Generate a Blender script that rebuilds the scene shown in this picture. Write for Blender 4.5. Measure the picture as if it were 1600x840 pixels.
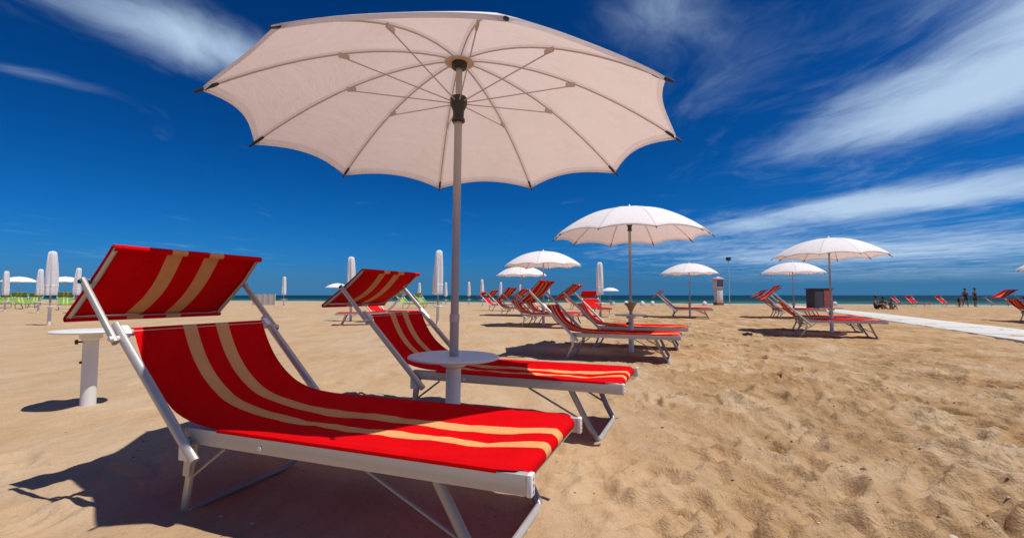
import bpy, bmesh, math, random
import numpy as np
from mathutils import Vector, Matrix, Euler

random.seed(7)
rng = np.random.default_rng(11)
sc = bpy.context.scene
col = sc.collection
for o in list(bpy.data.objects):
    bpy.data.objects.remove(o)
pi = math.pi
rad = math.radians

# ------------------------------------------------------------------ camera
FPX, PITCH, CAMH, CY = 728.25, 0.0562, 0.8846, 420.0      # in pixels of the 1600 x 840 photograph
cd = bpy.data.cameras.new('camera')
cam = bpy.data.objects.new('camera', cd)
col.objects.link(cam)
cam.location = (0, 0, CAMH)
cam.rotation_euler = (pi / 2 + PITCH, 0, 0)
cd.sensor_width = 36
cd.lens = FPX / 1600 * 36
cd.clip_start = 0.05
cd.clip_end = 30000
sc.camera = cam
sc.render.resolution_x, sc.render.resolution_y = 1024, 537

# ------------------------------------------------------------------ light and sky
SUN_EL, SUN_AZ = rad(64.5), rad(-21)                          # azimuth counted from +X towards +Y
sd = Vector((math.cos(SUN_EL) * math.cos(SUN_AZ), math.cos(SUN_EL) * math.sin(SUN_AZ), math.sin(SUN_EL)))
sl = bpy.data.lights.new('sun', 'SUN')
sl.energy = 4.4
sl.angle = rad(0.53)
sl.color = (1.0, 0.955, 0.88)
so = bpy.data.objects.new('sun', sl)
so.rotation_euler = sd.to_track_quat('Z', 'Y').to_euler()
so.location = (0, 0, 30)
col.objects.link(so)
sc.view_settings.view_transform = 'Standard'
sc.view_settings.look = 'None'
sc.view_settings.exposure = 0.0
sc.view_settings.gamma = 1.0
sc.view_settings.use_curve_mapping = False


class G:
    """tiny helper to write node trees as expressions"""
    def __init__(s, nt):
        s.nt = nt

    def n(s, t, **kw):
        nd = s.nt.nodes.new(t)
        for k, v in kw.items():
            setattr(nd, k, v)
        return nd

    def lk(s, a, b):
        if hasattr(a, 'is_linked') or isinstance(a, bpy.types.NodeSocket):
            s.nt.links.new(a, b)
        else:
            b.default_value = a

    def m(s, op, a, b=0.0, c=0.0, clamp=False):
        nd = s.n('ShaderNodeMath', operation=op, use_clamp=clamp)
        s.lk(a, nd.inputs[0]); s.lk(b, nd.inputs[1]); s.lk(c, nd.inputs[2])
        return nd.outputs[0]

    def ss(s, x, a, b, lo=0.0, hi=1.0):
        nd = s.n('ShaderNodeMapRange', interpolation_type='SMOOTHSTEP')
        s.lk(x, nd.inputs[0])
        for i, v in enumerate((a, b, lo, hi)):
            s.lk(v, nd.inputs[i + 1])
        return nd.outputs[0]

    def noise(s, vec, scale, detail=4.0, rough=0.5, dist=0.0, dim='3D'):
        nd = s.n('ShaderNodeTexNoise', noise_dimensions=dim)
        if vec is not None:
            s.lk(vec, nd.inputs['Vector'])
        nd.inputs['Scale'].default_value = scale
        nd.inputs['Detail'].default_value = detail
        nd.inputs['Roughness'].default_value = rough
        nd.inputs['Distortion'].default_value = dist
        return nd.outputs[0]

    def mapping(s, vec, loc=(0, 0, 0), rot=(0, 0, 0), scale=(1, 1, 1)):
        nd = s.n('ShaderNodeMapping')
        s.lk(vec, nd.inputs[0])
        nd.inputs['Location'].default_value = loc
        nd.inputs['Rotation'].default_value = rot
        nd.inputs['Scale'].default_value = scale
        return nd.outputs[0]

    def mix(s, f, a, b):
        nd = s.n('ShaderNodeMix', data_type='RGBA')
        s.lk(f, nd.inputs[0]); s.lk(a, nd.inputs[6]); s.lk(b, nd.inputs[7])
        return nd.outputs[2]


w = bpy.data.worlds.new('World')
sc.world = w
w.use_nodes = True
g = G(w.node_tree)
bg = w.node_tree.nodes['Background']
sky = g.n('ShaderNodeTexSky', sky_type='NISHITA')
sky.sun_disc = False
sky.sun_elevation = SUN_EL
sky.sun_rotation = math.atan2(sd.x, sd.y)
sky.altitude = 0
sky.air_density = 1.0
sky.dust_density = 0.3
sky.ozone_density = 3.0
# polarised-looking grade of the clear sky (deeper, more saturated blue)
tc = g.n('ShaderNodeTexCoord')
sx = g.n('ShaderNodeSeparateXYZ')
g.lk(tc.outputs['Generated'], sx.inputs[0])
cz = g.n('ShaderNodeCombineXYZ')
g.lk(sx.outputs[0], cz.inputs[0]); g.lk(sx.outputs[1], cz.inputs[1])
g.lk(g.m('MAXIMUM', sx.outputs[2], 0.030), cz.inputs[2])
nv = g.n('ShaderNodeVectorMath', operation='NORMALIZE')
g.lk(cz.outputs[0], nv.inputs[0])
g.lk(nv.outputs[0], sky.inputs['Vector'])
sep = g.n('ShaderNodeSeparateColor')
g.lk(sky.outputs[0], sep.inputs[0])
r0, g0, b0 = [g.m('MULTIPLY', sep.outputs[i], 0.1) for i in range(3)]
rr = g.m('MULTIPLY', g.m('POWER', r0, 2.6), 0.19)
gg = g.m('MULTIPLY', g.m('MULTIPLY', g0, g.m('POWER', b0, 0.8)), 0.475)
bb = g.m('MULTIPLY', g.m('POWER', b0, 1.65), 1.036)
cmb = g.n('ShaderNodeCombineColor')
g.lk(rr, cmb.inputs[0]); g.lk(gg, cmb.inputs[1]); g.lk(bb, cmb.inputs[2])
skycol = cmb.outputs[0]
# cirrus: a high flat layer, seen in perspective (direction / height)
zc = g.m('ADD', g.m('MAXIMUM', sx.outputs[2], 0.0), 0.012)
px_ = g.m('DIVIDE', sx.outputs[0], zc)
py_ = g.m('DIVIDE', sx.outputs[1], zc)
cx = g.n('ShaderNodeCombineXYZ')
g.lk(px_, cx.inputs[0]); g.lk(py_, cx.inputs[1])
P = cx.outputs[0]
wn = g.n('ShaderNodeTexNoise')
g.lk(P, wn.inputs['Vector']); wn.inputs['Scale'].default_value = 0.9; wn.inputs['Detail'].default_value = 3
wv = g.n('ShaderNodeVectorMath', operation='MULTIPLY_ADD')
g.lk(wn.outputs['Color'], wv.inputs[0]); wv.inputs[1].default_value = (0.8, 0.8, 0.0); g.lk(P, wv.inputs[2])
PW = wv.outputs[0]


def blob(cx_, cy_, rx, ry, ang=0.0, amp=1.0):
    mp = g.mapping(P, (0, 0, 0), (0, 0, 0), (1, 1, 1))
    sub = g.n('ShaderNodeVectorMath', operation='SUBTRACT')
    g.lk(mp, sub.inputs[0]); sub.inputs[1].default_value = (cx_, cy_, 0)
    rt = g.mapping(sub.outputs[0], rot=(0, 0, -ang))
    sc_ = g.n('ShaderNodeVectorMath', operation='MULTIPLY')
    g.lk(rt, sc_.inputs[0]); sc_.inputs[1].default_value = (1 / rx, 1 / ry, 0)
    ln = g.n('ShaderNodeVectorMath', operation='DOT_PRODUCT')
    g.lk(sc_.outputs[0], ln.inputs[0]); g.lk(sc_.outputs[0], ln.inputs[1])
    return g.m('MULTIPLY', g.m('EXPONENT', g.m('MULTIPLY', ln.outputs['Value'], -1.0)), amp)


streak = g.noise(g.mapping(PW, rot=(0, 0, rad(6)), scale=(1.45, 0.58, 1)), 1.6, 8, 0.60, 0.9)
fine = g.noise(g.mapping(PW, (3.1, 1.7, 0), (0, 0, rad(-18)), (4.2, 1.7, 1)), 2.3, 7, 0.64, 0.6)
broad = g.noise(PW, 1.1, 4, 0.5)
mask = None
for args in ((2.15, 2.25, 0.55, 1.05, rad(8), 1.6), (2.0, 1.25, 0.6, 0.5, 0, 1.1), (3.8, 4.6, 0.80, 1.9, rad(25), 1.5),
             (0.50, 1.52, 0.22, 0.34, rad(-15), 0.62), (0.95, 2.1, 0.3, 0.5, rad(-25), 0.30), (-1.20, 1.72, 0.25, 0.55, rad(-32), 1.12), (-2.1, 2.0, 0.10, 0.22, rad(-40), 0.5),
             (7.0, 9.0, 3.4, 3.8, rad(30), 1.05), (15.0, 17.0, 9.0, 9.0, 0, 0.85), (-7.5, 9.5, 3.0, 2.0, rad(-40), 0.30), (2.6, 8.5, 1.2, 2.2, rad(20), 0.42),
             (0.5, -2.0, 1.6, 1.6, 0, 0.6), (-3.5, -1.0, 1.5, 2.0, 0.4, 0.6), (5.0, 0.0, 1.2, 1.8, 0, 0.7)):
    b_ = blob(*args)
    mask = b_ if mask is None else g.m('ADD', mask, b_)
dens = g.m('ADD', g.m('MULTIPLY', streak, 0.52), g.m('ADD', g.m('MULTIPLY', fine, 0.15), g.m('MULTIPLY', broad, 0.53)))
dens = g.m('ADD', g.m('SUBTRACT', dens, 0.745), g.m('MULTIPLY', mask, 0.49))
cl = g.ss(dens, -0.07, 0.66)
cl = g.m('MULTIPLY', cl, g.ss(sx.outputs[2], 0.0, 0.07))
cl = g.m('MULTIPLY', cl, 0.92)
final = g.mix(cl, skycol, (0.50, 0.66, 0.86, 1))
up = g.n('ShaderNodeVectorMath', operation='SCALE')     # back to the Nishita sky's own scale
g.lk(final, up.inputs[0])
up.inputs['Scale'].default_value = 10.0
g.lk(up.outputs[0], bg.inputs[0])
bg.inputs[1].default_value = 0.1

# ------------------------------------------------------------------ pixel -> place helpers
_c, _s = math.cos(PITCH), math.sin(PITCH)


def ray(u, v):
    x, zz = (u - 800) / FPX, -(v - CY) / FPX
    return Vector((x, _c - _s * zz, _s + _c * zz))


def slope(x, y):
    t = y + 0.38 * x
    return -0.35 * min(max((t - 30) / 50.0, 0.0), 1.4)


def on_ground(u, v):
    """point of the beach seen at a pixel"""
    r = ray(u, v)
    z = 0.0
    for _ in range(40):
        t = (z - CAMH) / r.z
        z = 0.5 * z + 0.5 * slope(r.x * t, r.y * t)
    return Vector((r.x * t, r.y * t, z))


def at_depth(u, Y):
    x = (u - 800) / FPX * Y
    return Vector((x, Y, slope(x, Y)))


# ------------------------------------------------------------------ mesh helpers
class MB:
    def __init__(s):
        s.v, s.f, s.uv = [], [], []

    def add(s, vs, fs, uvs=None):
        b = len(s.v)
        s.v += [tuple(p) for p in vs]
        for f in fs:
            s.f.append(tuple(b + i for i in f))
            s.uv.append([uvs[i] for i in f] if uvs else [(0, 0)] * len(f))
        return s

    def box(s, c, d, ch=0.0, rot=None):
        bm = bmesh.new()
        bmesh.ops.create_cube(bm, size=1.0)
        for v in bm.verts:
            v.co = Vector((v.co.x * d[0], v.co.y * d[1], v.co.z * d[2]))
        if ch:
            bmesh.ops.bevel(bm, geom=bm.edges[:], offset=ch, segments=2, affect='EDGES', profile=0.6)
        M = Matrix.Translation(c)
        if rot is not None:
            M = M @ rot.to_4x4()
        bm.verts.index_update()
        s.add([M @ v.co for v in bm.verts], [[v.index for v in f.verts] for f in bm.faces])
        bm.free()
        return s

    def tube(s, pts, r, n=10, ry=None, up=None, cap=True):
        pts = [Vector(p) for p in pts]
        rs = r if isinstance(r, (list, tuple)) else [r] * len(pts)
        ref = None
        vs, fs = [], []
        for i, p in enumerate(pts):
            a = pts[max(i - 1, 0)]
            b = pts[min(i + 1, len(pts) - 1)]
            t = (b - a).normalized()
            if ref is None:
                ref = Vector(up) if up else (Vector((0, 0, 1)) if abs(t.z) < 0.9 else Vector((1, 0, 0)))
            u = (ref - t * ref.dot(t)).normalized()
            ref = u
            w_ = t.cross(u)
            q = (ry / r) if (ry and not isinstance(r, (list, tuple))) else 1.0
            for k in range(n):
                a_ = 2 * pi * k / n
                vs.append(p + u * math.cos(a_) * rs[i] * q + w_ * math.sin(a_) * rs[i])
        for i in range(len(pts) - 1):
            for k in range(n):
                fs.append((i * n + k, i * n + (k + 1) % n, (i + 1) * n + (k + 1) % n, (i + 1) * n + k))
        if cap:
            fs.append(tuple(range(n))[::-1])
            fs.append(tuple((len(pts) - 1) * n + k for k in range(n)))
        return s.add(vs, fs)

    def lathe(s, prof, n=24, c=(0, 0, 0), wob=None):
        vs, fs = [], []
        for i, (r, z) in enumerate(prof):
            for k in range(n):
                a = 2 * pi * k / n
                q = r * (1 + (wob(a, z) if wob else 0))
                vs.append((c[0] + q * math.cos(a), c[1] + q * math.sin(a), c[2] + z))
        for i in range(len(prof) - 1):
            for k in range(n):
                fs.append((i * n + k, i * n + (k + 1) % n, (i + 1) * n + (k + 1) % n, (i + 1) * n + k))
        fs.append(tuple(range(n))[::-1])
        fs.append(tuple((len(prof) - 1) * n + k for k in range(n)))
        return s.add(vs, fs)

    def grid(s, fn, nu, nv):
        vs, uvs, fs = [], [], []
        for j in range(nv + 1):
            for i in range(nu + 1):
                p, q = fn(i / nu, j / nv)
                vs.append(p); uvs.append(q)
        for j in range(nv):
            for i in range(nu):
                a = j * (nu + 1) + i
                fs.append((a, a + 1, a + nu + 2, a + nu + 1))
        return s.add(vs, fs, uvs)

    def mesh(s, name, mat, smooth=True, sharp=35):
        me = bpy.data.meshes.new(name)
        me.from_pydata(s.v, [], s.f)
        ul = me.uv_layers.new(name='UVMap')
        ul.data.foreach_set('uv', [c for f in s.uv for q in f for c in q])
        me.materials.append(mat)
        if smooth:
            me.polygons.foreach_set('use_smooth', [True] * len(me.polygons))
            me.set_sharp_from_angle(angle=rad(sharp))
        me.update()
        return me


def link(name, me, parent=None, **props):
    o = bpy.data.objects.new(name, me)
    col.objects.link(o)
    if parent:
        o.parent = parent
    for k, v in props.items():
        o[k] = v
    return o


class Proto:
    """a thing with parts, placed as many times as wanted; the copies share their meshes"""
    def __init__(s):
        s.parts = []

    def add(s, name, mb, mat, parent=None, smooth=True, sharp=35, mat4=None):
        me = mb if isinstance(mb, bpy.types.Mesh) else mb.mesh(name, mat, smooth, sharp)
        s.parts.append((name, me, parent, mat4))
        return len(s.parts) - 1

    def place(s, name, loc, rotz, label, cat, group=None, scale=1.0, tilt=(0, 0)):
        root = bpy.data.objects.new(name, None)
        root.empty_display_size = 0.2
        col.objects.link(root)
        root.location = loc
        root.rotation_euler = (Matrix.Rotation(tilt[1], 3, 'Y') @ Matrix.Rotation(tilt[0], 3, 'X') @ Matrix.Rotation(rotz, 3, 'Z')).to_euler()
        root.scale = (scale,) * 3
        root['label'] = label
        root['category'] = cat
        if group:
            root['group'] = group
        obs = []
        for nm, me, par, m4 in s.parts:
            o = bpy.data.objects.new(nm, me)
            col.objects.link(o)
            o.parent = root if par is None else obs[par]
            if m4 is not None:
                o.matrix_local = m4
            obs.append(o)
        return root


# ------------------------------------------------------------------ materials
def new_mat(name):
    m = bpy.data.materials.new(name)
    m.use_nodes = True
    return m, G(m.node_tree), m.node_tree.nodes['Principled BSDF']


def plain(name, colr, rough=0.5, metal=0.0, var=0.08, scale=14.0, bump=0.0, spec=0.5):
    m, g, b = new_mat(name)
    t = g.n('ShaderNodeTexCoord')
    nz = g.noise(t.outputs['Object'], scale, 5, 0.6)
    sc2 = g.noise(g.mapping(t.outputs['Object'], scale=(6, 1, 1)), scale * 4, 4, 0.7, 0.3)
    f = g.m('MULTIPLY', g.m('MULTIPLY_ADD', nz, 2 * var, 1 - var), g.m('MULTIPLY_ADD', g.ss(sc2, 0.56, 0.74), -2.2 * var, 1.0))
    mx = g.n('ShaderNodeMix', data_type='RGBA', blend_type='MULTIPLY')
    mx.inputs[0].default_value = 1
    mx.inputs[6].default_value = (*colr, 1)
    cc = g.n('ShaderNodeCombineColor')
    for i in range(3):
        g.lk(f, cc.inputs[i])
    g.lk(cc.outputs[0], mx.inputs[7])
    g.lk(mx.outputs[2], b.inputs['Base Color'])
    g.lk(g.m('MULTIPLY_ADD', nz, 0.25, rough - 0.10), b.inputs['Roughness'])
    b.inputs['Metallic'].default_value = metal
    b.inputs['Specular IOR Level'].default_value = spec
    if bump:
        bp = g.n('ShaderNodeBump')
        bp.inputs['Strength'].default_value = bump
        bp.inputs['Distance'].default_value = 0.004
        g.lk(g.noise(t.outputs['Object'], scale * 6, 4, 0.6), bp.inputs['Height'])
        g.lk(bp.outputs[0], b.inputs['Normal'])
    return m


def sling(name, red, tan, trans=0.012):
    """striped woven sling: stripes run along the length, placed by the fraction of the width"""
    m, g, b = new_mat(name)
    uv = g.n('ShaderNodeUVMap')
    s = g.n('ShaderNodeSeparateXYZ')
    g.lk(uv.outputs[0], s.inputs[0])
    u = s.outputs[0]
    st = g.m('ADD', g.m('MULTIPLY', g.ss(u, 0.324, 0.328), g.ss(u, 0.428, 0.424)),
             g.m('MULTIPLY', g.ss(u, 0.574, 0.578), g.ss(u, 0.684, 0.680)), clamp=True)
    base = g.mix(st, (*red, 1), (*tan, 1))
    nz = g.noise(g.mapping(uv.outputs[0], scale=(1, 1, 1)), 5.0, 5, 0.6)
    n2 = g.noise(g.mapping(uv.outputs[0], (3, 1, 0), scale=(1.0, 0.45, 1)), 14.0, 6, 0.7)
    fade = g.m('MULTIPLY_ADD', nz, 0.30, 0.84)
    fade = g.m('MULTIPLY', fade, g.m('MULTIPLY_ADD', n2, 0.24, 0.88))
    ed_ = g.m('MINIMUM', u, g.m('SUBTRACT', 1.0, u))
    stitch = g.m('MULTIPLY', g.ss(g.m('ABSOLUTE', g.m('SUBTRACT', ed_, 0.042)), 0.004, 0.002), g.ss(g.m('SINE', g.m('MULTIPLY', s.outputs[1], 700.0)), -0.3, 0.2))
    fade = g.m('MULTIPLY', fade, g.m('MULTIPLY_ADD', stitch, -0.45, 1.0))
    fade = g.m('MULTIPLY', fade, g.ss(ed_, 0.0, 0.05, 0.90, 1.0))
    weave = g.m('MULTIPLY', g.m('SINE', g.m('MULTIPLY', u, 1500.0)), g.m('SINE', g.m('MULTIPLY', s.outputs[1], 1900.0)))
    hsv = g.n('ShaderNodeHueSaturation')
    g.lk(base, hsv.inputs['Color'])
    g.lk(g.m('ADD', fade, g.m('MULTIPLY', weave, 0.05)), hsv.inputs['Value'])
    dust = g.m('MULTIPLY', g.m('MULTIPLY', g.ss(g.noise(uv.outputs[0], 60.0, 6, 0.75), 0.56, 0.80), g.ss(nz, 0.40, 0.65)), 0.16)
    dcol = g.mix(dust, hsv.outputs[0], (0.46, 0.34, 0.22, 1))
    g.lk(dcol, b.inputs['Base Color'])
    b.inputs['Roughness'].default_value = 0.75
    b.inputs['Specular IOR Level'].default_value = 0.03
    bp = g.n('ShaderNodeBump')
    bp.inputs['Strength'].default_value = 0.5
    bp.inputs['Distance'].default_value = 0.004
    g.lk(g.m('ADD', g.m('MULTIPLY', weave, 0.25), g.m('MULTIPLY', g.noise(g.mapping(uv.outputs[0], scale=(0.8, 3.2, 1)), 4.5, 4, 0.6, 0.8), 4.0)), bp.inputs['Height'])
    g.lk(bp.outputs[0], b.inputs['Normal'])
    tr = g.n('ShaderNodeBsdfTranslucent')
    g.lk(hsv.outputs[0], tr.inputs[0])
    ms = g.n('ShaderNodeMixShader')
    ms.inputs[0].default_value = trans
    g.lk(b.outputs[0], ms.inputs[1]); g.lk(tr.outputs[0], ms.inputs[2])
    g.lk(ms.outputs[0], m.node_tree.nodes['Material Output'].inputs[0])
    return m


def canopy_mat(name, c1, c2, trans, seams=False):
    m, g, b = new_mat(name)
    t = g.n('ShaderNodeTexCoord')
    nz = g.noise(t.outputs['Object'], 2.2, 6, 0.65)
    n2 = g.noise(t.outputs['Object'], 9.0, 5, 0.7, 0.5)
    dirt = g.m('ADD', g.m('MULTIPLY', g.ss(nz, 0.35, 0.75), 0.5), g.m('MULTIPLY', g.ss(n2, 0.52, 0.80), 0.6), clamp=True)
    f = g.m('MULTIPLY_ADD', dirt, -0.12, 1.0)
    h = g.noise(t.outputs['Object'], 7, 5, 0.6)
    if seams:
        uv = g.n('ShaderNodeUVMap')
        s = g.n('ShaderNodeSeparateXYZ')
        g.lk(uv.outputs[0], s.inputs[0])
        d = g.m('MULTIPLY', g.m('MINIMUM', s.outputs[0], g.m('SUBTRACT', 1.0, s.outputs[0])), s.outputs[1])     # distance to the rib seam
        seam = g.m('MAXIMUM', g.ss(d, 0.026, 0.020), g.ss(s.outputs[1], 0.972, 0.980))                           # doubled cloth along seams and rim
        f = g.m('MULTIPLY', f, g.m('MULTIPLY_ADD', seam, -0.13, 1.0))
        # pull creases running from the ribs, stronger towards the rim
        wr = g.noise(g.mapping(uv.outputs[0], scale=(1.2, 9.0, 1)), 2.2, 4, 0.6, 1.2)
        h = g.m('ADD', g.m('MULTIPLY', h, 0.5), g.m('ADD', g.m('MULTIPLY', wr, 2.2), g.m('MULTIPLY', seam, 0.35)))
    cols = []
    for cc in (c1, c2):
        mx = g.n('ShaderNodeMix', data_type='RGBA', blend_type='MULTIPLY')
        mx.inputs[0].default_value = 1
        mx.inputs[6].default_value = (*cc, 1)
        cb = g.n('ShaderNodeCombineColor')
        g.lk(f, cb.inputs[0]); g.lk(g.m('POWER', f, 1.15), cb.inputs[1]); g.lk(g.m('POWER', f, 1.35), cb.inputs[2])
        g.lk(cb.outputs[0], mx.inputs[7])
        cols.append(mx.outputs[2])
    g.lk(cols[0], b.inputs['Base Color'])
    b.inputs['Roughness'].default_value = 0.8
    b.inputs['Specular IOR Level'].default_value = 0.15
    bp = g.n('ShaderNodeBump')
    bp.inputs['Strength'].default_value = 0.35
    bp.inputs['Distance'].default_value = 0.008
    g.lk(h, bp.inputs['Height'])
    g.lk(bp.outputs[0], b.inputs['Normal'])
    tr = g.n('ShaderNodeBsdfTranslucent')
    g.lk(cols[1], tr.inputs[0])
    g.lk(bp.outputs[0], tr.inputs['Normal'])
    ms = g.n('ShaderNodeMixShader')
    ms.inputs[0].default_value = trans
    g.lk(b.outputs[0], ms.inputs[1]); g.lk(tr.outputs[0], ms.inputs[2])
    g.lk(ms.outputs[0], m.node_tree.nodes['Material Output'].inputs[0])
    return m


M = {}
M['alu'] = plain('anodised aluminium', (0.50, 0.475, 0.44), 0.42, 0.35, 0.08, 20)
M['alu_dark'] = plain('weathered aluminium', (0.33, 0.315, 0.30), 0.45, 0.4, 0.10, 16)
M['pole'] = plain('grey pole metal', (0.38, 0.355, 0.33), 0.38, 0.4, 0.06, 10)
M['white_pl'] = plain('white plastic', (0.78, 0.77, 0.74), 0.45, 0, 0.05, 12)
M['white_paint'] = plain('white painted post', (0.74, 0.73, 0.70), 0.5, 0, 0.07, 9)
M['bright'] = plain('bright white plastic', (0.90, 0.90, 0.90), 0.4, 0, 0.03, 12)
M['table'] = plain('pale table top', (0.66, 0.66, 0.66), 0.3, 0, 0.06, 10)
M['black_pl'] = plain('black plastic', (0.022, 0.020, 0.019), 0.45, 0, 0.1, 20)
M['rib'] = plain('beige rib', (0.50, 0.42, 0.39), 0.5, 0.1, 0.06, 20)
M['patch'] = plain('beige hub patch', (0.66, 0.53, 0.44), 0.8, 0, 0.08, 20)
M['red'] = sling('red striped sling', (0.70, 0.0022, 0.005), (0.79, 0.385, 0.145))
M['green'] = sling('lime striped sling', (0.20, 0.34, 0.06), (0.50, 0.50, 0.22))
M['plainred'] = sling('plain red sling', (0.66, 0.012, 0.012), (0.66, 0.012, 0.012))
M['canopy'] = canopy_mat('cream canopy cloth', (0.97, 0.965, 0.97), (0.95, 0.84, 0.835), 0.27, True)
M['cover'] = canopy_mat('white cover cloth', (0.95, 0.955, 0.97), (0.95, 0.95, 0.98), 0.42)

# ------------------------------------------------------------------ sand
def vnoise(x, y, seed):
    xi, yi = np.floor(x).astype(np.int64), np.floor(y).astype(np.int64)
    fx, fy = x - xi, y - yi
    fx, fy = fx * fx * fx * (fx * (fx * 6 - 15) + 10), fy * fy * fy * (fy * (fy * 6 - 15) + 10)

    def h(a, b):
        n = (a * 374761393 + b * 668265263 + seed * 974634777) & 0xffffffff
        n = ((n ^ (n >> 13)) * 1274126177) & 0xffffffff
        return ((n ^ (n >> 16)) & 0xffff) / 65535.0
    return (h(xi, yi) * (1 - fx) + h(xi + 1, yi) * fx) * (1 - fy) + (h(xi, yi + 1) * (1 - fx) + h(xi + 1, yi + 1) * fx) * fy


def fbm(x, y, seed, oct=4, gain=0.5):
    a, t, s = 1.0, 0.0, 0.0
    for k in range(oct):
        t = t + a * (vnoise(x, y, seed + k * 17) - 0.5)
        s += a
        a *= gain
        x, y = x * 2.03 + 5.2, y * 2.03 + 1.7
    return t / s


def axis(lo, hi, core0, core1, d0, grow):
    a = [core0]
    while a[-1] < core1:
        a.append(a[-1] + d0)
    d = d0
    while a[-1] < hi:
        d *= grow
        a.append(a[-1] + d)
    b = [core0]
    d = d0
    while b[-1] > lo:
        d *= grow
        b.append(b[-1] - d)
    return np.array(b[:0:-1] + a)


XS = axis(-140, 150, -3.6, 4.6, 0.018, 1.022)
ys = [1.0]
while ys[-1] < 140:
    ys.append(ys[-1] + max(0.011, 0.0065 * ys[-1]))
back = [1.0]
d = 0.02
while back[-1] > -40:
    d *= 1.18
    back.append(back[-1] - d)
YS = np.array(back[:0:-1] + ys)
GX, GY = np.meshgrid(XS, YS)


def base_sand(x, y):
    T = y + 0.38 * x
    z = -0.35 * np.clip((T - 30) / 50.0, 0, 1.4)
    near = np.clip(1.25 - T / 45.0, 0.12, 1)
    rough = 0.38 + 0.62 / (1 + np.exp(-(x * 0.93 - 0.15 * y - 0.25) * 2.2))      # raked and smooth on the left, trodden on the right
    ca, sa = math.cos(rad(-62)), math.sin(rad(-62))
    xr, yr = x * ca - y * sa, x * sa + y * ca
    z = z + near * (0.050 * fbm(x * 0.8, y * 0.8, 3, 3))
    z = z + near * rough * (0.070 * fbm(x * 1.7, y * 1.7, 9, 4, 0.52) + 0.085 * fbm(xr * 5.0, yr * 1.0, 31, 5, 0.6))
    z = z + near * rough * 0.030 * fbm(x * 9, y * 9, 51, 4, 0.62) * (0.35 + 1.3 * np.clip(fbm(x * 0.9, y * 0.9, 91, 3) + 0.5, 0, 1))
    z = z + near * rough * 0.030 * np.maximum(0, fbm(x * 17, y * 17, 77, 3, 0.6) - 0.10)
    return z, rough


GZ, RG = base_sand(GX, GY)
# footprints: pressed hollows with a raised rim
foot = []
for k in range(1900):
    yy = 1.1 + 15 * rng.random() ** 1.5
    xx = rng.uniform(-0.95, 1.15) * (yy + 0.6)
    foot.append((xx, yy))
for xx, yy in foot:
    rgh = 1 / (1 + math.exp(-(xx - 0.15 * yy - 0.35) * 2.4))
    if rng.random() > 0.12 + 0.88 * rgh:
        continue
    a = rng.normal(rad(60), 0.9)
    ln, wd = rng.uniform(0.11, 0.19), rng.uniform(0.050, 0.090)
    dp = rng.uniform(0.014, 0.042) * (0.5 + 0.5 * rgh)
    i0, i1 = np.searchsorted(XS, (xx - 0.36, xx + 0.36))
    j0, j1 = np.searchsorted(YS, (yy - 0.36, yy + 0.36))
    X_, Y_ = GX[j0:j1, i0:i1] - xx, GY[j0:j1, i0:i1] - yy
    u, v = X_ * math.cos(a) + Y_ * math.sin(a), -X_ * math.sin(a) + Y_ * math.cos(a)
    wd2 = wd * (1 + 0.35 * u / ln)
    q = np.sqrt((u / ln) ** 2 + (v / np.maximum(wd2, 0.02)) ** 2)
    q = q + 0.35 * fbm(X_ * 14 + xx * 7, Y_ * 14, 71, 2)
    GZ[j0:j1, i0:i1] += -dp * np.exp(-q ** 4) + 0.55 * dp * np.exp(-((q - 1.35) / 0.32) ** 2)


def sand_z(x, y):
    i = int(np.clip(np.searchsorted(XS, x), 1, len(XS) - 1))
    j = int(np.clip(np.searchsorted(YS, y), 1, len(YS) - 1))
    return float(GZ[j - 1:j + 1, i - 1:i + 1].mean())


# the sand is level where a lounger or post stands
def level(x, y, r, dz=0.0):
    i0, i1 = np.searchsorted(XS, (x - 2.2 * r, x + 2.2 * r))
    j0, j1 = np.searchsorted(YS, (y - 2.2 * r, y + 2.2 * r))
    q = ((GX[j0:j1, i0:i1] - x) ** 2 + (GY[j0:j1, i0:i1] - y) ** 2) / r ** 2
    k = np.exp(-q ** 2)
    tgt = slope(x, y) + dz
    GZ[j0:j1, i0:i1] = GZ[j0:j1, i0:i1] * (1 - k) + tgt * k + 0.25 * k * (GZ[j0:j1, i0:i1] - tgt)


def mound(x, y, r=0.09, hgt=0.022):
    i0, i1 = np.searchsorted(XS, (x - 3 * r, x + 3 * r))
    j0, j1 = np.searchsorted(YS, (y - 3 * r, y + 3 * r))
    X_, Y_ = GX[j0:j1, i0:i1] - x, GY[j0:j1, i0:i1] - y
    q = np.sqrt(X_ ** 2 + Y_ ** 2) / r * (1 + 0.9 * fbm(GX[j0:j1, i0:i1] * 12, GY[j0:j1, i0:i1] * 12, 5, 3))
    GZ[j0:j1, i0:i1] += hgt * np.exp(-q ** 2)


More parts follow.
